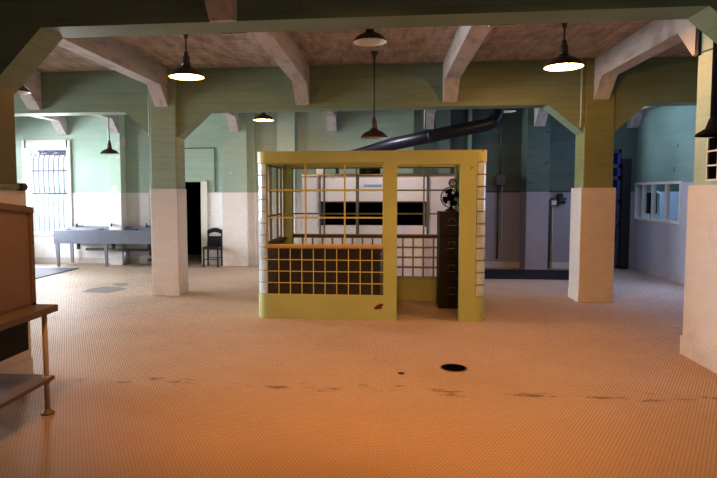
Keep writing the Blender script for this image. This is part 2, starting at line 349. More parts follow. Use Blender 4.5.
# left wall with two daylight windows, wall behind the camera
w = MB()
def wall_x(mb, x, y0, y1, z0, z1, t, split=TZB, proud=.012):
    """wall turned to X; t<0: body lies to -x, face looks to +x"""
    s = 1 if t < 0 else -1
    a, b = sorted((x+s*proud, x+t)); c, d = sorted((x, x+t))
    if z0 < split: mb.box(a, b, y0, y1, z0, min(split, z1), 1)
    if z1 > split: mb.box(c, d, y0, y1, max(split, z0), z1, 0)
for y0, y1 in ((-3, 5.4), (8.2, 9.7), (12.4, 13.1)): wall_x(w, -9.2, y0, y1, 0, H_CEIL, -.2)
for y0, y1 in ((5.4, 8.2), (9.7, 12.4)): wall_x(w, -9.2, y0, y1, 0, .72, -.2); wall_x(w, -9.2, y0, y1, 2.9, H_CEIL, -.2)
struct('wall_left', w, [M['mint'], M['tile']])
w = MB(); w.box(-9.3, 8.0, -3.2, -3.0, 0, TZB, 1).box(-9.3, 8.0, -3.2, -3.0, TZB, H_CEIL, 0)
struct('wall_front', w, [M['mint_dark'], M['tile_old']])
for k, (y0, y1) in enumerate(((5.4, 8.2), (9.7, 12.4))):
    m = MB()
    for yy in (y0+.03, (y0+y1)/2, y1-.03): m.box(-9.32, -9.24, yy-.03, yy+.03, .72, 2.9)
    for zz in (.75, 1.45, 2.15, 2.87): m.box(-9.32, -9.24, y0, y1, zz-.025, zz+.025)
    struct('window_%d' % (k+2), m, M['frame_w'])

# right pier: wall that ends at the third bay
RX = 3.03
w = MB()
GY0, GY1, GZ0, GZ1 = 5.30, 5.86, 1.76, 2.16            # small black grid
w.box(RX, RX+.45, -3.0, 6.15, TZ, H_CEIL, 0).box(RX-.04, RX+.47, -3.0, 6.17, .0, TZ, 1).box(RX-.055, RX+.48, -3.0, 6.185, 0, .19, 1)
struct('wall_right', w, [M['mint'], M['tile']])
g = thing('wall_vent', 'small black vent panel with pale grid bars high on the right pier', 'vent', (RX, (GY0+GY1)/2, (GZ0+GZ1)/2))
MB().box(RX-.02, RX+.02, GY0, GY1, GZ0, GZ1).build('panel', M['dark'], g)
m = MB()
for yy in (5.30, 5.49, 5.68, 5.86): m.box(RX-.032, RX-.018, yy-.009, yy+.009, GZ0, GZ1)
for zz in (GZ0, GZ0+.135, GZ0+.27, GZ1): m.box(RX-.034, RX-.018, GY0, GY1, zz-.008, zz+.008)
m.build('grid', M['frame_w'], g)

# far right wall with its glazed opening
w = MB()
PY0, PY1, PZ0, PZ1 = 11.05, 13.0-.02, 1.085, 1.82
XR = 5.25
wall_x(w, XR, 10.5, PY0, 0, H_CEIL, .15, 1.82); wall_x(w, XR, PY0, PY1, 0, PZ0, .15, 1.82); wall_x(w, XR, PY0, PY1, PZ1, H_CEIL, .15, 1.82); wall_x(w, XR, PY1, 13.0, 0, H_CEIL, .15, 1.82)
wall_x(w, XR, 6.0, 9.0, 0, H_CEIL, .15, 1.82); wall_x(w, XR, 9.0, 10.5, 0, .5, .15, 1.82); wall_x(w, XR, 9.0, 10.5, 2.9, H_CEIL, .15, 1.82)
struct('wall_right.001', w, [M['teal'], M['blue_tile']])
m = MB()
for yy in (PY0+.02, 11.62, 12.18, 12.62, PY1-.02): m.box(XR-.03, XR+.05, yy-.015, yy+.015, PZ0, PZ1)
for zz in (PZ0, PZ1): m.box(XR-.035, XR+.05, PY0, PY1, zz-.025, zz+.025)
wf = struct('window_4', m, M['frame_w'])
o = MB().box(XR+.01, XR+.018, PY0, PY1, PZ0, PZ1).build('pane', M['pane'], wf)
m = MB()
for yy in (9.03, 9.75, 10.47): m.box(XR+.03, XR+.09, yy-.03, yy+.03, .5, 2.9)
for zz in (.53, 1.7, 2.87): m.box(XR+.03, XR+.09, 9.0, 10.5, zz-.025, zz+.025)
struct('window_5', m, M['frame_w'])  # unseen window added so blue fill can enter behind the pier
# small room behind the glazed opening
struct('wall_right.002', MB().box(7.9, 8.0, 10.6, 15.6, TZB, H_CEIL, 0).box(7.88, 8.0, 10.6, 15.6, 0, TZB, 1).box(5.4, 8.0, 10.6, 10.7, 0, H_CEIL, 0), [M['mint_dark'], M['adj']])
struct('wall_right.004', MB().box(5.2, 8.0, 15.5, 15.6, TZB, H_CEIL, 0).box(5.2, 8.0, 15.48, 15.6, 0, TZB, 1).box(5.2, 5.3, 13.2, 15.6, 0, H_CEIL, 0), [M['mint_dark'], M['adj']])
struct('wall_right.003', MB().box(3.3, 5.4, 5.9, 6.0, 0, H_CEIL), M['mint_dark'])
for k, (x, z0, z1) in enumerate(((6.03, 1.12, 1.69), (6.27, 1.13, 1.64))):
    m = MB().bbox(x-.09, x+.09, 14.5, 14.75, z0, z1, .03).tube([(x, 14.62, z0), (x+.01, 14.62, .9), (x+.01, 14.62, .0)], .03)
    tag(m.build('storage_tank', M['black']), ['left black upright tank seen through the glazed opening in the blue wall', 'right black upright tank seen through the glazed opening, beside a pale pipe'][k], 'tank')
tag(MB().tube([(6.14, 14.3, .0), (6.14, 14.3, 1.05), (6.21, 14.3, 1.0), (6.30, 14.3, 1.10), (6.31, 14.3, 1.58), (6.24, 14.3, 1.66)], .03).build('standing_pipe', M['pipe']), 'pale bent pipe before the right black tank, seen through the glazed opening', 'pipe')

# right doorway: glazed door in the back corner
m = MB().box(EX0, EX0+.05, YW+.02, YW+.09, 0, EZ).box(EX1-.05, EX1, YW+.02, YW+.09, 0, EZ)
for zz in (.05, .95, 1.45, 1.95, 2.2, EZ-.03): m.box(EX0, EX1, YW+.02, YW+.09, zz-.035, zz+.035)
m.box(EX0, EX1, YW+.03, YW+.08, 0, .55)
d = struct('door_2', m, M['bar'])
MB().box(EX0+.05, EX1-.05, YW+.05, YW+.056, .55, EZ-.03).build('pane', M['pane_blue'], d)
struct('trim_9', MB().box(EX1, 5.12, 12.93, YW+.02, 0, 2.35), M['black'])

# left doorway: dark room beyond, pale door swung inwards
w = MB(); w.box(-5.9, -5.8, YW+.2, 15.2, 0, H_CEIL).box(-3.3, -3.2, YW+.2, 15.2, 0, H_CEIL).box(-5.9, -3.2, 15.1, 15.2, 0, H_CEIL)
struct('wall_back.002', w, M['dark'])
struct('trim_12', MB().box(DX1-.145, DX1, YW-.035, YW+.03, 0, DZ+.01), M['door_green'])  # pale strip added at the jamb in place of the lit leaf
struct('trim_10', MB().box(DX0-.05, DX0, YW-.03, YW+.2, 0, DZ+.05).box(DX0, DX1, YW-.03, YW+.02, DZ, DZ+.04), M['mint'])
door = MB()
ang = math.radians(116)                       # leaf swung into the dark room
hx, hy = DX1-.015, YW+.02
ux, uy = math.cos(ang), math.sin(ang); nx, ny = -uy, ux
L_, T_ = .78, .045
door.prism([(hx, hy), (hx+ux*L_, hy+uy*L_), (hx+ux*L_+nx*T_, hy+uy*L_+ny*T_), (hx+nx*T_, hy+ny*T_)], 'z', .01, DZ)
d = struct('door_1', door, M['door_green'])
cxh, cyh = hx+ux*.42+nx*T_, hy+uy*.42+ny*T_
MB().prism([(cxh, cyh), (cxh+ux*.1, cyh+uy*.1), (cxh+ux*.1+nx*.012, cyh+uy*.1+ny*.012), (cxh+nx*.012, cyh+ny*.012)], 'z', 1.15, 1.42).build('lock_plate', M['iron'], d)
MB().tube([(cxh+ux*.05, cyh+uy*.05, 1.25), (cxh+ux*.05+nx*.06, cyh+uy*.05+ny*.06, 1.25)], .018).build('door_knob', M['brass'], d)

# barred window at the far left
m = MB()
m.box(WX0-.07, WX0+.03, YW-.05, YW+.12, WZ0-.03, WZ1+.17).box(WX1-.03, WX1+.06, YW-.05, YW+.12, WZ0-.03, WZ1+.17).box(WX0, WX1, YW-.05, YW+.12, WZ1-.02, WZ1+.17)
m.box(WX0-.05, WX1+.05, YW-.10, YW+.05, WZ0-.06, WZ0)
wn = struct('window_1', m, M['frame_w'])
MB().box(WX0, WX1, YW+.15, YW+.156, WZ0, WZ1).build('pane', M['pane'], wn)
m = MB(); nb = 8
for i in range(nb):
    x = WX0+.10+i*(WX1-WX0-.20)/(nb-1)
    m.tube([(x, YW-.02, 1.62), (x, YW-.06, 1.75), (x, YW-.06, 2.42), (x+.03, YW-.05, 2.52), (x+.09, YW-.03, 2.56)], .011, 6)
    m.tube([(x, YW+.10, WZ0), (x, YW+.10, 1.66)], .007, 6)
for z in (1.64, 2.17): m.tube([(WX0+.03, YW-.05, z), (WX1-.03, YW-.05, z)], .012, 6)
for i in range(5): m.tube([(WX0+.33+i*.14, YW-.03, 2.64-.04*(i%2)), (WX0+.42+i*.14, YW-.03, 2.58+.05*(i%2))], .022, 6)
m.box(WX0+.28, WX1-.05, YW+.08, YW+.12, 2.53, 2.66)
m.build('bar_grille', M['bar'], wn)

# ------------------------------------------------------------------ beams with sloped haunches
def beam(y0, y1, z, xs, x_end0, x_end1, paint, name):
    """girder across the room; xs = (column left face, right face): soffit drops to the columns by 45-degree haunches"""
    m = MB(); pts = [(x_end0, H_CEIL), (x_end0, z)]
    for a, b, dl, dr, hz in xs:
        if a > x_end0: pts += [(a-dl, z), (a+.02, z-hz)]
        else: pts[-1] = (x_end0, z-hz)
        if b < x_end1: pts += [(b-.02, z-hz), (b+dr, z)]
        else: pts += [(x_end1, z-hz)]
    if xs[-1][1] < x_end1: pts += [(x_end1, z)]
    pts.append((x_end1, H_CEIL))
    m.prism(pts, 'y', y0, y1)
    return struct(name, m, paint)
beam(9.02, 9.36, 2.945, [(-3.75, -3.33, .45, .46, .43), (2.86, 3.32, .50, .45, .43)], -9.2, XR, M['beam'], 'ceiling_beam')
beam(4.60, 4.93, 3.005, [(-3.75, -3.28, .45, .44, .47), (2.86, 3.05, .53, .45, .47)], -9.2, 3.05, M['beam'], 'ceiling_beam.001')
# joists along the room, each with a bracket at both ends
def joist(x, y0, y1, near, far, mat=None, w=.105, dz=3.295):
    m = MB(); pts = [(y0, H_CEIL)]
    if near: pts += [(y0, 3.0), (y0+.05, 3.0), (y0+.36, dz)]
    else: pts += [(y0, dz)]
    if far: pts += [(y1-.36, dz), (y1-.05, 3.0), (y1, 3.0)]
    else: pts += [(y1, dz)]
    pts.append((y1, H_CEIL))
    m.prism(pts, 'x', x-w, x+w)
    return m
joists = [(-5.70, 4.93, 9.02, 1, 1), (-3.565, 4.93, 9.02, 1, 1), (-1.32, 4.93, 9.02, 1, 1), (.92, 4.93, 9.02, 1, 1), (3.10, 6.15, 9.02, 1, 1),
          (-7.55, 9.36, 12.99, 1, 1), (-6.17, 9.36, 12.75, 1, 1), (-3.40, 9.36, 12.75, 1, 1), (-1.24, 9.36, 12.99, 1, 1), (.86, 9.36, 12.75, 1, 1), (3.09, 9.36, 12.46, 1, 1), (5.13, 9.36, 12.99, 1, 1),
          (-1.30, -3.0, 4.60, 0, 1), (-3.5, -3.0, 4.60, 0, 0), (.92, -3.0, 4.60, 0, 0), (-8.3, 4.93, 9.02, 1, 1)]
for k, (x, a, b, n, f) in enumerate(joists):
    o = struct('ceiling_joist' + ('' if not k else '.%03d' % k), joist(x, a, b, n, f), M['joist'])

# ------------------------------------------------------------------ columns
def column(x0, x1, y0, y1, label, ov, paint=M['mint'], tz=TZ):
    t = thing('column', label, 'column', ((x0+x1)/2, (y0+y1)/2, 0), 'square columns')
    MB().bbox(x0, x1, y0, y1, tz-.02, H_CEIL, .018).build('shaft', paint, t)
    MB().bbox(x0-ov, x1+ov, y0-ov, y1+ov, .15, tz, .012).build('tile_cladding', M['tile'], t)
    MB().bbox(x0-ov-.006, x1+ov+.006, y0-ov-.006, y1+ov+.006, 0, .155, .004).build('tile_base', M['tile'], t)
    return t
column(-3.765, -3.335, 8.965, 9.36, 'square column left of the booth, mint above and white tile below', .012, M['mint_col'])
column(2.875, 3.305, 8.985, 9.40, 'square column right of the booth, mint green above tan white tile', .035, M['olive'])
column(-3.75, -3.28, 4.52, 4.885, 'square column behind the table at the left edge, olive above tile', .045, M['olive_dark'])

# thin conduits on columns
tag(MB().tube([(2.825, 8.99, 2.60), (2.82, 8.99, H_CEIL)], .014).build('conduit', M['pipe']), 'thin pale conduit running up beside the top of the right column', 'conduit')
tag(MB().tube([(-3.785, 8.99, 2.55), (-3.785, 8.99, 3.34)], .011).build('conduit', M['pipe']), 'thin pale conduit running up beside the top of the left column', 'conduit')
t = thing('wall_pipe', 'short green pipe along the top of the tile on the column at left edge', 'pipe', (-3.19, 4.6, 1.70))
MB().tube([(-3.225, 4.2, 1.705), (-3.225, 4.84, 1.705)], .026).build('pipe', simple('green_pipe_paint', (.16,.20,.10), .5), t)
MB().tube([(-3.225, 4.80, 1.705), (-3.225, 4.90, 1.705)], .034).build('end_cap', M['iron'], t)
MB().tube([(-3.25, 4.66, 1.705), (-3.225, 4.66, 1.705)], .02).build('bracket', M['iron'], t)
tag(MB().bbox(RX-.03, RX+.01, 6.10, 6.20, 2.98, 3.26, .01).build('conduit_box', M['iron']), 'narrow dark box on the right pier beside the joist bracket', 'box')
tag(MB().tube([(RX-.012, 6.12, 3.0), (RX-.012, 5.9, 2.99), (RX-.012, 5.6, 2.985), (RX-.012, 5.2, 2.99)], .006, 6).build('cable', M['black']), 'thin black cable running along the top of the right pier', 'cable')

# ------------------------------------------------------------------ pendant lamps
def lamp(x, y, z_rim, z_top, lit, label, r=.205, stem_r=.009):
    t = thing('pendant_lamp', label, 'lamp', (x, y, z_rim), 'enamel pendant lamps')
    k = r/.205
    outer = [(.205,0),(.2,.012),(.178,.045),(.14,.078),(.095,.10),(.06,.115),(.045,.14)]
    inner = [(.203,0),(.194,.012),(.17,.042),(.133,.072),(.09,.092),(.04,.10),(.001,.101)]
    m = MB(); m.shell([(a*k,b*k) for a,b in outer], (x,y,z_rim), 32, 0); m.shell([(a*k,b*k) for a,b in inner], (x,y,z_rim), 32, 1)
    m.build('lamp_shade', [M['shade_out'], M['shade_in']], t, recalc=False)
    zs = z_rim+.135*k
    neck_top = min(zs+.17, z_top-.02)
    MB().lathe([(.046*k,0),(.05*k,.02),(.042*k,.05),(.04*k,.10),(.028*k,.115),(.026*k,(neck_top-zs)*.85),(.014,neck_top-zs)], (x,y,zs), 16).build('socket', M['lamp_metal'], t)
    if z_top-neck_top > .05: MB().tube([(x,y,neck_top-.02),(x,y,z_top-.03)], stem_r, 8).build('stem', M['iron'], t)
    MB().lathe([(.018,-.10),(.03,-.05),(.05,-.02),(.055,0)], (x,y,z_top), 16).build('canopy', M['lamp_metal'], t)
    b = MB().lathe([(.001,-.0),(.03,.008),(.042,.035),(.034,.065),(.018,.095)], (x,y,z_rim+.012), 16)
    b.build('bulb', M['bulb_on'] if lit else M['bulb_off'], t)
    return t
lamp(-2.43, 6.92, 3.045, H_CEIL, 1, 'lit pendant lamp with dark shade, hanging near the left column', .21)
lamp(1.98, 6.95, 3.067, H_CEIL, 1, 'lit pendant lamp with dark shade, hanging near the right column', .214)
lamp(-.22, 6.95, 3.405, H_CEIL, 0, 'unlit dark pendant lamp tight under the ceiling above the booth front', .20)
lamp(-.20, 8.25, 2.413, H_CEIL, 0, 'unlit pendant lamp on a long rod just above the booth', .195)
lamp(-2.37, 11.0, 3.025, H_CEIL, 1, 'lit small pendant lamp behind the beam, left of the booth', .2)
lamp(2.155, 11.2, 3.145, H_CEIL, 0, 'unlit pendant lamp behind the beam at the end of the black duct', .2)
lamp(-6.09, 12.3, 2.505, H_CEIL, 0, 'unlit pendant lamp hanging low above the steel sinks', .2)
lamp(-4.72, 7.0, 2.923, H_CEIL, 0, 'unlit pendant lamp half hidden by the column at left edge', .2)
t = thing('hanging_hood', 'dark cone on a thick black pipe at the right edge before the pier', 'hood', (2.775, 5.2, 2.12))
MB().shell([(.20,0),(.19,.02),(.125,.06),(.098,.14),(.09,.15)], (2.775,5.2,2.12), 28).shell([(.198,0),(.12,.05),(.085,.14)], (2.775,5.2,2.12), 28).build('cone', M['void_black'], t, recalc=False)
MB().tube([(2.775,5.2,2.25),(2.775,5.2,H_CEIL)], .092, 20).build('pipe', M['void_black'], t)

# ------------------------------------------------------------------ glass block booth
BX0, BX1, BY0, BY1, BZ = -1.715, 1.245, 7.45, 9.0, 2.18
TH, CR = .125, .13
CURB = .318; BLK = .152; SILL = CURB+4*BLK
def ring_loops(off, doorpts=(), ys=()):
    """matched outer and inner plan outlines of the rounded rectangle, shrunk by off"""
    x0, x1, y0, y1 = BX0+off, BX1-off, BY0+off, BY1-off
    def arc(cx, cy, a0, r): return [(cx+r*math.cos(a0+PI/2*i/6), cy+r*math.sin(a0+PI/2*i/6)) for i in range(7)]
    r = CR-off; ri = .02; t = TH-2*off
    def loop(x0, x1, y0, y1, r):
        p = arc(x0+r, y0+r, PI, r)
        for d in doorpts: p.append((d, y0))
        p += arc(x1-r, y0+r, 1.5*PI, r) + arc(x1-r, y1-r, 0, r) + arc(x0+r, y1-r, PI/2, r)
        return p
    return loop(x0, x1, y0, y1, r), loop(x0+t, x1-t, y0+t, y1-t, ri)
def ring(mb, z0, z1, off=0, door=None, m=0):
    A, B = ring_loops(off, door or ())
    n = len(A); skip = 7 if door else -1
    va = [[mb.bm.verts.new((p[0],p[1],z)) for p in A] for z in (z0,z1)]; vb = [[mb.bm.verts.new((p[0],p[1],z)) for p in B] for z in (z0,z1)]
    for i in range(n):
        if i == skip: continue
        j = (i+1) % n
        mb._f([va[0][i],va[0][j],va[1][j],va[1][i]], m); mb._f([vb[0][i],vb[1][i],vb[1][j],vb[0][j]], m)
        mb._f([va[1][i],va[1][j],vb[1][j],vb[1][i]], m); mb._f([va[0][i],vb[0][i],vb[0][j],va[0][j]], m)
    if door:
        for i in (skip, skip+1): mb._f([va[0][i],va[1][i],vb[1][i],vb[0][i]], m)
    return mb
booth = thing('booth', 'yellow green glass block office booth with steel framed windows, mid room', 'booth', ((BX0+BX1)/2, (BY0+BY1)/2, 0))
DL, DR = .115, .905                                   # door opening
PM0 = -.05                                            # middle post
RP0, RP1 = .905, 1.105                                # right post
ring(MB(), 0, CURB, 0, (DL, DR)).build('curb', M['booth'], booth)
ring(MB(), 2.03, BZ, 0, (DL, DR)).box(DL, DR, BY0, BY0+TH, 2.0, BZ).build('header', M['booth'], booth)
MB().box(PM0, DL, BY0, BY0+TH, CURB, 2.03).build('post', M['booth'], booth)
MB().box(RP0, RP1, BY0, BY0+TH, CURB, 2.03).build('post', M['booth'], booth)
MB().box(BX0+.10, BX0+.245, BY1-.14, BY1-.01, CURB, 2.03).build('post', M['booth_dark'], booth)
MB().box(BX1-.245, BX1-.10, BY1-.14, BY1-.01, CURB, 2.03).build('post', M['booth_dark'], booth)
o = MB()
for (x, z, s) in ((-.115,.175,.05),(-.085,.20,.035),(-.15,.16,.03)):
    o.prism([(x+s*math.cos(a)*(.7+.5*random.random()), z+s*.7*math.sin(a)*(.7+.5*random.random())) for a in [2*PI*i/9 for i in range(9)]], 'y', BY0-.002, BY0+.004)
o.build('bare_patch', M['red_chip'], booth)
# stacks of curved corner blocks
def corner_poly(cx, cy, a0, r, ri, ext):
    out = [(cx+r*math.cos(a0+PI/2*i/6), cy+r*math.sin(a0+PI/2*i/6)) for i in range(7)]
    inn = [(cx+ri*math.cos(a0+PI/2*i/6), cy+ri*math.sin(a0+PI/2*i/6)) for i in range(7)][::-1]
    return out+inn
nblk = int(round((2.03-CURB)/BLK)); hb = (2.03-CURB)/nblk
for (cx, cy, a0, mm) in ((BX0+CR+.005, BY0+CR+.005, PI, M['mortar']), (BX1-CR-.005, BY0+CR+.005, 1.5*PI, M['mortar_w'])):
    b = MB(); q = MB()
    for k in range(nblk):
        z0 = CURB+k*hb
        b.prism(corner_poly(cx, cy, a0, CR, .03, 0), 'z', z0+.008, z0+hb-.008)
    q.prism(corner_poly(cx, cy, a0, CR-.012, .045, 0), 'z', CURB, 2.03)
    bo = b.build('glass_block_stack', M['gblock_c'], booth); q.build('mortar', mm, bo)
# panels of glass blocks with a grid of mortar
def block_panel(axis, a0, a1, pos, t, rows, mat, gmat, z0=CURB, bar=.011, face=.0):
    n = max(1, int(round((a1-a0)/BLK))); wd = (a1-a0)/n
    b = MB(); g = MB()
    def bx(m, u0, u1, v0, v1, zz0, zz1):
        if axis == 'x': m.box(u0, u1, v0, v1, zz0, zz1)
        else: m.box(v0, v1, u0, u1, zz0, zz1)
    for i in range(n):
        for r in range(rows):
            u, z = a0+i*wd, z0+r*BLK
            bx(b, u+bar/2+.001, u+wd-bar/2-.001, pos+.012, pos+t-.012, z+bar/2+.001, z+BLK-bar/2-.001)
    for i in range(n+1): bx(g, a0+i*wd-bar/2, a0+i*wd+bar/2, pos+.004, pos+t-.004, z0, z0+rows*BLK)
    for r in range(rows+1): bx(g, a0, a1, pos+.006, pos+t-.006, z0+r*BLK-bar/2, z0+r*BLK+bar/2)
    p = b.build('glass_block_panel', mat, booth); g.build('mortar_grid', gmat, p)
block_panel('x', BX0+CR+.01, PM0, BY0+.015, .08, 4, M['gblock'], M['muntin'], bar=.012)
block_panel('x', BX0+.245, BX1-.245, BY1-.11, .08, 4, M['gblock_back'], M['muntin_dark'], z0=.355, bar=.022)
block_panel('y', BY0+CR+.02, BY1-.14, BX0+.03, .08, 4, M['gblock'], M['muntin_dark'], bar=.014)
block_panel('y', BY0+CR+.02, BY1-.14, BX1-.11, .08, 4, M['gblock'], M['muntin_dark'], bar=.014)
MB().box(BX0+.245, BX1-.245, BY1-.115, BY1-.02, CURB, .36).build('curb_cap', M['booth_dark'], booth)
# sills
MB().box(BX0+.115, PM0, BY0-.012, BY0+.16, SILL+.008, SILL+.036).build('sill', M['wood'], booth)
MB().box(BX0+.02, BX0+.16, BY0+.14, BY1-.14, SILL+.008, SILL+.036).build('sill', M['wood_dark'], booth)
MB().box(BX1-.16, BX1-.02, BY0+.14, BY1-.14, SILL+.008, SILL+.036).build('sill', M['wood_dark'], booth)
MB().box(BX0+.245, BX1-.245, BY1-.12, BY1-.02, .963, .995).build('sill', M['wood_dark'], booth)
# steel windows: one frame and one sheet of panes each
def steel_window(axis, cuts, pos, zc, z0, z1, mat, b=.011, d=.03):
    m = MB(); g = MB()
    def bx(k, u0, u1, v0, v1, a, c):
        if axis == 'x': k.box(u0, u1, v0, v1, a, c)
        else: k.box(v0, v1, u0, u1, a, c)
    for u in cuts: bx(m, u-b, u+b, pos, pos+d, z0, z1)
    for z in zc: bx(m, cuts[0], cuts[-1], pos+.002, pos+d-.002, z-b, z+b)
    for z in (z0+.008, z1-.008): bx(m, cuts[0], cuts[-1], pos+.002, pos+d-.002, z-.008, z+.008)
    fr = m.build('window_frame', mat, booth)
    bx(g, cuts[0], cuts[-1], pos+d/2-.002, pos+d/2+.002, z0, z1)
    g.build('pane', M['pane'], fr)
ZW = (1.324, 1.682)
steel_window('x', (BX0+.138, -1.067, -.556, PM0-.008), BY0+.03, ZW, SILL+.036, 2.03, M['muntin'], b=.0105)
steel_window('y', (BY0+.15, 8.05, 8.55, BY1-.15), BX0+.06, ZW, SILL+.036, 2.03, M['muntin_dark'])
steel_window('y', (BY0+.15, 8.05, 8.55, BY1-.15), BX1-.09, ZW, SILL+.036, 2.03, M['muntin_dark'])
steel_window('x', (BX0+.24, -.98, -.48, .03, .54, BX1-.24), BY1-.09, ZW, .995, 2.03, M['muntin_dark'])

# dark desk inside the booth, filing cabinet, fan, round gauge
t = thing('desk', 'dark brown desk standing inside the booth behind the front glass blocks', 'desk', (-.8, 7.95, 0))
MB().bbox(-1.50, -.08, 7.64, 8.15, .86, .90, .008).build('desk_top', M['wood_dark'], t)
MB().box(-1.47, -.11, 7.66, 7.68, .06, .86).build('front_panel', M['wood_dark'], t)
MB().box(-1.48, -1.45, 7.66, 8.12, 0, .86).build('side_panel', M['wood_dark'], t)
MB().box(-.13, -.10, 7.66, 8.12, 0, .86).build('side_panel', M['wood_dark'], t)
c0, c1, cy0, cy1, ch = .725, 1.085, 8.30, 8.74, 1.372
t = thing('filing_cabinet', 'tall dark brown four drawer filing cabinet inside the booth doorway', 'cabinet', ((c0+c1)/2, (cy0+cy1)/2, 0))
MB().bbox(c0, c1, cy0, cy1, 0, ch, .006).build('cabinet_body', M['cab'], t)
for k in range(4):
    z0 = .06+k*.325
    d = MB().bbox(c0+.012, c1-.012, cy0-.014, cy0+.004, z0, z0+.31, .004).build('drawer', M['cab'], t)
    xm = (c0+c1)/2-.01
    MB().box(xm-.038, xm+.038, cy0-.018, cy0-.012, z0+.238, z0+.246).box(xm-.044, xm-.036, cy0-.022, cy0-.012, z0+.205, z0+.246).box(xm+.036, xm+.044, cy0-.022, cy0-.012, z0+.205, z0+.246).build('label_holder', M['brass_dim'], d)
    MB().tube([(xm-.06, cy0-.012, z0+.15), (xm-.05, cy0-.04, z0+.15), (xm+.05, cy0-.04, z0+.15), (xm+.06, cy0-.012, z0+.15)], .007, 8).build('handle', M['brass_dim'], d)
fx, fy, fz = .90, 8.50, ch
t = thing('desk_fan', 'black desk fan with wire cage standing on the filing cabinet', 'fan', (fx, fy, fz))
MB().lathe([(.085,0),(.085,.015),(.06,.04),(.02,.055),(.016,.10)], (fx, fy, fz), 20).build('fan_base', M['black'], t)
MB().tube([(fx, fy, fz+.08), (fx, fy+.02, fz+.17)], .016).build('neck', M['black'], t)
MB().lathe([(.02,.0),(.055,.015),(.06,.06),(.045,.11),(.01,.13)], (fx, fy+.0, fz+.205), 18, axis='y').build('motor', M['void_black'], t)
fzc = fz+.205
m = MB()
for k in range(4):
    a = k*PI/2+.4
    for (r0, r1, w0, w1, dy) in ((.025,.125,.25,.52,0),):
        p = [(fx+r0*math.cos(a-w0), fy-.04, fzc+r0*math.sin(a-w0)), (fx+r1*math.cos(a-w1), fy-.055, fzc+r1*math.sin(a-w1)), (fx+r1*1.06*math.cos(a), fy-.045, fzc+r1*1.06*math.sin(a)), (fx+r1*math.cos(a+w1), fy-.03, fzc+r1*math.sin(a+w1)), (fx+r0*math.cos(a+w0), fy-.035, fzc+r0*math.sin(a+w0))]
        m.poly(p); m.poly([(q[0], q[1]+.004, q[2]) for q in p][::-1])
m.lathe([(.03,-.07),(.034,-.05),(.03,-.02)], (fx, fy, fzc), 14, axis='y')
m.build('fan_blades', M['void_black'], t, recalc=False)
m = MB()
for yy, rr in ((-.02,.15),(-.065,.145),(-.085,.09)):
    m.tube([(fx+rr*math.cos(2*PI*i/24), fy+yy, fzc+rr*math.sin(2*PI*i/24)) for i in range(25)], .004, 6, caps=False)
for i in range(26):
    a = 2*PI*i/26
    m.tube([(fx+.02*math.cos(a), fy-.09, fzc+.02*math.sin(a)), (fx+.09*math.cos(a), fy-.087, fzc+.09*math.sin(a)), (fx+.147*math.cos(a), fy-.062, fzc+.147*math.sin(a)), (fx+.15*math.cos(a), fy-.02, fzc+.15*math.sin(a))], .003, 5)
m.build('fan_cage', M['void_black'], t)
gx, gy, gz = .955, 8.84, 1.79
t = thing('dial_gauge', 'small round dial with black rim fixed above the desk fan', 'gauge', (gx, gy, gz))
MB().lathe([(.058,0),(.062,-.02),(.05,-.022),(.048,-.012)], (gx, gy, gz), 22, axis='y').build('rim', M['black'], t)
MB().lathe([(.047,-.010),(.047,-.016)], (gx, gy, gz), 22, axis='y').build('dial_face', M['dial'], t)
MB().tube([(gx, gy-.019, gz), (gx+.025, gy-.019, gz+.025)], .004, 6).build('pointer', M['black'], t)
MB().tube([(gx-.02, gy, gz-.05), (gx-.03, gy, 1.65), (gx-.03, 8.905, 1.65)], .008, 6).build('bracket', M['black'], t)

# ------------------------------------------------------------------ big white oven behind the booth, with duct
OX0, OX1, OY0, OY1, OZ = -1.63, 1.32, 11.0, 12.6, 2.0
QX0, QX1, QZ0, QZ1 = -1.29, .69, 1.03, 1.45
t = thing('oven', 'wide white enamelled oven with a long dark opening, behind the booth', 'oven', ((OX0+OX1)/2, (OY0+OY1)/2, 0))
m = MB().box(OX0, OX1, OY0, OY1, 0, QZ0).box(OX0, OX1, OY0, OY1, QZ1, OZ).box(OX0, QX0, OY0, OY1, QZ0, QZ1).box(QX1, OX1, OY0, OY1, QZ0, QZ1)
m.build('oven_body', M['enamel'], t)
MB().box(QX0, QX1, OY0+.55, OY0+.6, QZ0, QZ1).box(QX0, QX1, OY0+.02, OY0+.55, QZ0, QZ0+.01).box(QX0, QX1, OY0+.02, OY0+.55, QZ1-.01, QZ1).build('oven_cavity', M['dark'], t)
MB().box(QX0-.02, QX1+.02, OY0-.03, OY0+.05, 1.235, 1.255).box(QX0-.03, QX0, OY0-.02, OY0, QZ0-.02, QZ1+.02).box(QX1, QX1+.03, OY0-.02, OY0, QZ0-.02, QZ1+.02).box(QX0, QX1, OY0-.025, OY0, QZ1, QZ1+.03).build('opening_trim', M['iron'], t)
for x in (-1.29, -.565, .735): MB().tube([(x, OY0-.04, .02), (x, OY0-.04, OZ-.02)], .022, 8).build('upright_pipe', M['steel_dark'], t)
MB().tube([(OX0, OY0-.02, OZ-.02), (OX1, OY0-.02, OZ-.02)], .02, 8).build('top_rail', M['brass'], t)
MB().box(-.45, -.12, OY0-.012, OY0, 1.76, 1.80).build('name_strip', M['label_blue'], t)
tag(MB().bbox(-.55, -.15, 11.1, 11.4, OZ+.002, OZ+.13, .03).lathe([(.02,0),(.13,.0),(.15,.05),(.10,.12),(.02,.14)], (-.30, 11.2, OZ+.004), 16).build('motor_unit', M['iron']), 'dark motor unit lying on the white oven, left of the middle post', 'machine')
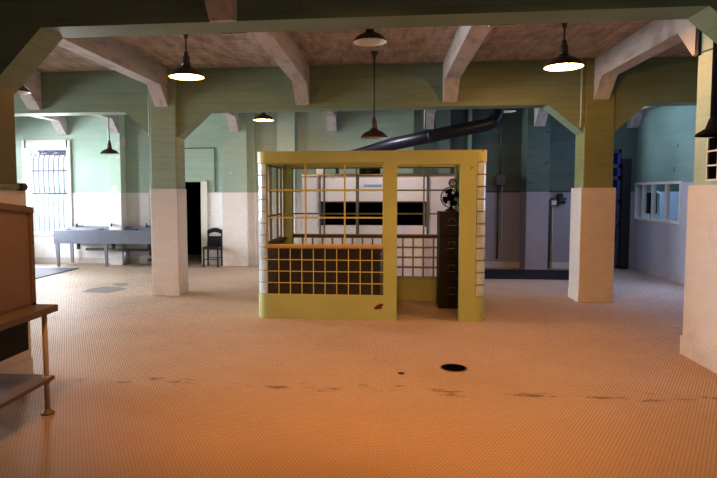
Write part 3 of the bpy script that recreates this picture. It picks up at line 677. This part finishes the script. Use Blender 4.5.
tag(MB().bbox(-1.36, -1.22, 11.05, 11.25, OZ+.002, OZ+.11, .02).tube([(-1.29,11.15,OZ+.09),(-1.29,11.15,OZ+.17)],.03).build('valve_box', M['frame_w']), 'small pale valve box on top of the white oven at its left', 'box')
t = thing('exhaust_duct', 'long round black exhaust duct sloping above and behind the booth', 'duct', (.6, 10.7, 2.6))
m = MB(); pts = [(-.75,10.85,2.33),(-.30,10.75,2.43),(.10,10.65,2.525),(1.70,10.5,2.83),(1.82,10.5,2.885),(1.88,10.5,3.0),(1.895,10.5,H_CEIL)]
m.tube(pts, [.08,.10,.115,.115,.115,.115,.115], 20).build('pipe', M['duct'], t)
MB().tube([(.70,10.594,2.639),(.76,10.588,2.651)], .124, 20).build('collar', M['duct'], t)
MB().tube([(.66,10.60,2.73),(.66,10.60,H_CEIL)], .008, 6).build('hanger', M['iron'], t)
MB().prism([(-1.05,2.21),(.25,2.21),(.15,2.36),(-.85,2.38)], 'y', 10.75, 11.4).build('hood', M['duct'], t)
for x in (-.98, .10): MB().box(x,x+.03,10.9,11.3,OZ+.002,2.21).build('hood_support', M['duct'], t)

# ------------------------------------------------------------------ three-bowl steel sink at the back left
SX0, SX1, SY0, SY1 = -7.46, -4.95, 12.30, 12.90
t = thing('sink', 'long galvanised steel sink with three bowls on splayed legs, under the barred window', 'sink', ((SX0+SX1)/2, (SY0+SY1)/2, 0))
nb = 3; wd = (SX1-SX0)/nb
for k in range(nb):
    a, b = SX0+k*wd+.001, SX0+(k+1)*wd-.001; m = MB()
    zr, zb = .825, .52
    ot = [(a,SY0),(b,SY0),(b,SY1),(a,SY1)]; it = [(a+.04,SY0+.04),(b-.04,SY0+.04),(b-.04,SY1-.04),(a+.04,SY1-.04)]
    ib = [(a+.1,SY0+.1),(b-.1,SY0+.1),(b-.1,SY1-.1),(a+.1,SY1-.1)]; ob = [(a,SY0+.01),(b,SY0+.01),(b,SY1-.01),(a,SY1-.01)]
    for i in range(4):
        j = (i+1)%4
        m.poly([(*ot[i],zr),(*ot[j],zr),(*it[j],zr),(*it[i],zr)]); m.poly([(*it[i],zr),(*it[j],zr),(*ib[j],zb+.03),(*ib[i],zb+.03)])
        m.poly([(*ot[j],zr),(*ot[i],zr),(*ob[i],zb),(*ob[j],zb)])
    m.poly([(*p,zb+.03) for p in ib]); m.poly([(*p,zb) for p in ob][::-1])
    bo = m.build('bowl', M['steel'], t, recalc=False)
    MB().lathe([(.04,0),(.04,.006),(.02,.008)], ((a+b)/2, (SY0+SY1)/2, zb+.031), 14).build('drain', M['steel_dark'], bo)
MB().box(SX0, SX1, SY1-.02, SY1, .82, .875).build('backsplash', M['steel'], t)
for k, x in enumerate((SX0+.06, SX0+1.20, SX0+2.40)):
    MB().prism([(x-.045,.53),(x+.045,.53),(x+.035,0),(x-.005,0)], 'y', SY0+.03, SY0+.07).build('leg', M['steel'], t)
    MB().prism([(x+.02,.53),(x+.10,.53),(x+.10,.03),(x+.05,.03)], 'y', SY1-.09, SY1-.05).build('leg', M['steel'], t)
for k in range(3):
    xm = SX0+wd*(k+.5)
    MB().tube([(xm, 12.6, .53), (xm, 12.6, .37)], .04, 10).build('waste_pipe', M['steel_dark'], t)
    f = MB().tube([(xm-.16, SY1-.03, .86), (xm-.16, SY1-.05, .93), (xm-.10, SY1-.16, .945), (xm-.06, SY1-.26, .90)], .018, 8).box(xm-.19, xm-.02, SY1-.05, SY1-.01, .87, .90).build('tap', M['steel_dark'], t)
MB().tube([(-6.86, 12.6, .37), (SX1-.1, 12.6, .36)], .03, 10).build('drain_pipe', M['steel_dark'], t)
MB().lathe([(.07,0),(.07,.24),(.04,.26)], (-5.90, 12.62, .09), 14).build('grease_trap', M['steel'], t)
t = thing('floor_valve', 'dark pipe valve on the floor at the right end of the steel sink', 'valve', (-5.35, 12.75, 0))
MB().tube([(-5.35,12.75,0),(-5.35,12.75,.34)], .028).tube([(-5.45,12.75,.12),(-5.2,12.75,.12)], .03).tube([(-5.42,12.75,.26),(-5.25,12.75,.26)], .026).build('valve_body', M['iron'], t)
MB().lathe([(.055,0),(.055,.02)], (-5.35,12.68,.27), 14, axis='y').build('valve_wheel', M['iron'], t)

# chair by the left doorway
x0, x1, y0, y1 = -4.08, -3.72, 12.45, 12.80
t = thing('chair', 'small black chair with curved top rail beside the dark doorway', 'chair', ((x0+x1)/2, (y0+y1)/2, 0))
MB().bbox(x0, x1, y0, y1, .40, .45, .012).build('seat', M['black'], t)
for x in (x0+.02, x1-.02):
    MB().tube([(x, y0+.02, 0), (x, y0+.02, .41)], .018, 8).build('leg', M['black'], t)
    MB().tube([(x, y1-.02, 0), (x, y1-.02, .42), (x, y1+.03, .80)], .018, 8).build('leg', M['black'], t)
m = MB(); n = 8
top = [(x0+(x1-x0)*i/n, .80+.06*math.sin(PI*i/n)) for i in range(n+1)]
m.prism(top+[(p[0], p[1]-.10) for p in top[::-1]], 'y', y1+.015, y1+.04); m.build('top_rail', M['black'], t)
MB().prism([(x0+.02,.36),(x1-.02,.36),(x1-.02,.67),(x0+.02,.67)], 'y', y1-.0, y1+.02).build('backrest', M['black'], t)
for yy in (y0+.02, y1-.02): MB().tube([(x0+.02,yy,.18),(x1-.02,yy,.18)], .011, 6).build('stretcher', M['black'], t)

# ------------------------------------------------------------------ things on the dark right-hand back wall
t = thing('switch_box', 'grey electrical box with conduit on the dark back wall, right of the booth', 'electrical box', (2.42, 12.95, 1.9))
MB().bbox(2.32, 2.52, 12.86, 12.99, 1.80, 2.02, .012).build('box', M['steel_dark'], t)
MB().tube([(2.38,12.95,1.8),(2.38,12.95,.2)], .018, 8).build('conduit', M['steel_dark'], t)
MB().tube([(2.46,12.95,1.8),(2.46,12.95,.62),(2.40,12.95,.5)], .014, 8).build('conduit', M['pipe'], t)
MB().tube([(2.42,12.95,2.02),(2.42,12.95,H_CEIL)], .016, 8).build('conduit', M['steel_dark'], t)
t = thing('pipe_valve', 'cluster of dark and white pipe valves on the back wall beside the right column', 'valve', (3.6, 12.9, 1.45))
MB().tube([(3.46,12.93,0),(3.46,12.93,1.46),(3.50,12.93,1.50),(3.80,12.93,1.50)], .026, 8).build('pipe', M['steel_dark'], t)
MB().tube([(3.53,12.95,0),(3.53,12.95,1.36)], .016, 8).build('pipe', M['pipe'], t)
MB().tube([(3.62,12.93,1.36),(3.64,12.90,1.62)], .034, 8).tube([(3.56,12.92,1.43),(3.78,12.92,1.43)], .03, 8).build('valve_body', M['iron'], t)
MB().lathe([(.05,0),(.06,-.015),(.05,-.03)], (3.66,12.86,1.57), 14, axis='y').build('valve_wheel', M['iron'], t)
MB().bbox(3.49,3.60,12.89,12.96,1.37,1.47,.015).build('gauge_body', M['frame_w'], t)

# ------------------------------------------------------------------ floor things
tag(MB().bbox(1.35, 3.75, 11.25, 12.42, 0, .035, .012).build('rubber_mat', M['mat']), 'dark blue rubber mat along the back wall right of the booth', 'mat')
tag(MB().bbox(-8.3, -6.73, 9.9, 12.02, 0, .016, .006).build('floor_mat', M['mat_grey']), 'blue grey floor mat before the steel sink at far left', 'mat')
M['cement'] = simple('grey_cement_patch', (.24,.22,.21), .8)
struct('floor_patch', MB().prism([(-5.081, 9.159), (-5.102, 9.461), (-4.991, 9.738), (-4.7, 9.709), (-4.447, 9.519), (-4.6, 9.104)], 'z', 0, .002), M['cement'])
struct('floor_patch.001', MB().prism([(-4.955, 9.966), (-4.928, 10.144), (-4.728, 10.126), (-4.623, 9.938), (-4.733, 9.816)], 'z', 0, .002), M['cement'])
t = thing('floor_drain', 'round black floor drain in the tiled floor before the booth', 'drain', (.62, 5.46, 0))
MB().lathe([(.128,0),(.128,.004),(.112,.005)], (.62,5.46,.0), 32).build('drain_ring', M['rust'], t)
m = MB().lathe([(.113,.001),(.113,.006)], (.62,5.46,0), 32)
m.build('drain_cover', M['dark'], t)
tag(MB().lathe([(.03,0),(.03,.004),(.02,.005)], (.125,5.25,0), 18).build('floor_plug', M['iron']), 'small round iron plug set in the floor left of the drain', 'plug')

# ------------------------------------------------------------------ table at the left edge, with cabinet on it
TX1, TY1 = -2.495, 4.15
t = thing('work_table', 'steel work table with pipe legs and lower shelf at the left edge', 'table', (-2.85, 3.3, 0))
MB().bbox(-3.20, TX1, 2.0, TY1, .755, .805, .006).build('table_top', M['tabletop'], t)
MB().bbox(-3.18, TX1-.01, 2.02, TY1-.06, .245, .275, .005).build('lower_shelf', M['tabletop'], t)
for (x, y) in ((-2.535, 4.03), (-2.535, 2.12), (-3.12, 4.03), (-3.12, 2.12)):
    l = MB().tube([(x,y,.03),(x,y,.757)], .019, 12).build('leg', M['paint_leg'], t)
    MB().lathe([(.05,0),(.05,.012),(.03,.02),(.024,.04)], (x,y,0), 16).build('foot_flange', M['rust'], l)
    MB().tube([(x,y,.232),(x,y,.29)], .026, 12).build('collar', M['paint_leg'], l)
MB().box(-3.16, -2.70, 2.6, 4.08, .47, .756).build('drawer_box', M['cab'], t)  # dark box added to stand for the shade under the table
t = thing('equipment_cabinet', 'brown metal cabinet standing on the work table at the left edge', 'cabinet', (-2.98, 3.4, .805))
cx1 = -2.665
def cab_prism(x0, x1, y0, y1, s=0): return [(y0,.806+s),(y1,.806+s),(y1,1.555-s),(y0,1.60-s)]
MB().prism([(2.6,.806),(4.14,.806),(4.14,1.535),(2.6,1.70)], 'x', -3.25, cx1-.012).build('cabinet_body', M['brown_panel'], t)
fr = MB(); z0, z1 = .806, 1.536
fr.box(cx1-.014, cx1, 4.095, 4.14, z0, z1)
fr.prism([(2.6,1.665),(4.14,1.50),(4.14,1.545),(2.6,1.71)], 'x', cx1-.014, cx1+.004)
fr.box(cx1-.014, cx1, 2.6, 4.14, z0, z0+.02)
fr.build('frame', M['rust'], t)
for (y, z) in ((4.117,1.28),(4.117,1.05),(4.117,.87)): MB().lathe([(.007,0),(.005,.004)], (cx1,y,z), 8, axis='x').build('rivet', M['iron'], t)

# ------------------------------------------------------------------ lights
def point(loc, c, e, r=.05):
    l = bpy.data.lights.new('bulb_light', 'POINT'); l.energy = e; l.color = c; l.shadow_soft_size = r
    o = bpy.data.objects.new('bulb_light', l); COL.objects.link(o); o.location = loc; return o
def area(loc, aim, sx, sy, c, e, spread=PI):
    l = bpy.data.lights.new('daylight', 'AREA'); l.shape = 'RECTANGLE'; l.size = sx; l.size_y = sy; l.energy = e; l.color = c; l.spread = spread
    o = bpy.data.objects.new('daylight', l); COL.objects.link(o); o.location = loc
    o.rotation_euler = (Vector(aim)-Vector(loc)).to_track_quat('-Z', 'Y').to_euler(); return o
def spot(loc, aim, c, e, deg=140, blend=.6, r=.12):
    l = bpy.data.lights.new('ceiling_light', 'SPOT'); l.energy = e; l.color = c; l.spot_size = math.radians(deg); l.spot_blend = blend; l.shadow_soft_size = r
    o = bpy.data.objects.new('ceiling_light', l); COL.objects.link(o); o.location = loc
    o.rotation_euler = (Vector(aim)-Vector(loc)).to_track_quat('-Z', 'Y').to_euler(); return o
WARM = (1.0, .46, .13)
point((-2.43, 6.92, 3.035), WARM, 45); point((1.98, 6.95, 3.055), WARM, 110); point((-2.37, 11.0, 3.015), WARM, 36)
# lamps of the bay over the camera, out of the picture, shining down and forward
for x, e in ((-1.8, 170), (-.2, 390), (1.3, 280)): spot((x, 2.5, 3.2), (x, 5.4, 0), WARM, e, 88, .7)
# added spot without a fixture, unseen behind the beam, brightens the oven
spot((-.2, 9.7, 3.2), (-.2, 11.2, 1.2), (1,.90,.86), 120, 110, .8)
# daylight through the windows on the left
area((-13.5, 11.3, 2.3), (-5, 10.9, 1.4), 4.5, 3.2, (.88,.95,1), 2900)
area((-12.5, 6.3, 2.4), (-3, 7.6, 1.1), 3.5, 3, (.95,.95,1), 1300)
area((-7.97, 13.5, 1.75), (-6.6, 9.0, .6), 1.0, 2.0, (.95,.96,1), 260)
# blue light at the right: doorway daylight and added fill
area((5.75, 9.75, 1.9), (4.3, 10.5, .0), 1.5, 2.3, (.38,.52,1), 75)  # added light outside the unseen right window
area((4.1, 11.0, 3.45), (5.0, 11.7, .4), .9, 1.8, (.60,.75,1), 24)  # added fill panel under the ceiling, no fixture there
area((4.82, 13.4, 1.6), (4.4, 9, .2), .25, 1.8, (.3,.45,1), 14)
area((6.7, 13.4, 3.4), (6.7, 14.6, 0), 1.5, 1.5, (.5,.7,1), 70)  # unseen panel added above the small room to light its tile

wd = bpy.data.worlds.new('sky'); SC.world = wd; wd.use_nodes = True
bg = wd.node_tree.nodes['Background']; bg.inputs[0].default_value = (.72,.84,1,1); bg.inputs[1].default_value = 1.5

# ------------------------------------------------------------------ camera
cam = bpy.data.cameras.new('camera'); co = bpy.data.objects.new('camera', cam); COL.objects.link(co)
R = Vector((.99492544,.10059316,-.00209558)); U = Vector((-.00444338,.06473598,.99789253)); F = Vector((-.10051682,.99281935,-.06485445))
m = Matrix((R, U, -F)).transposed().to_4x4(); m.translation = (0,0,1.65); co.matrix_world = m
cam.sensor_width = 36; cam.lens = 581.211*36/717
cam.shift_x = (358.5-329.2145)/717; cam.shift_y = (230.2892-239)/717
cam.clip_start = .05; cam.clip_end = 100
SC.camera = co
SC.cycles.use_denoising = True
SC.cycles.max_bounces = 10; SC.cycles.diffuse_bounces = 5; SC.cycles.sample_clamp_indirect = 6
SC.view_settings.view_transform = 'Standard'; SC.view_settings.look = 'None'; SC.view_settings.exposure = 0.05; SC.view_settings.gamma = .86
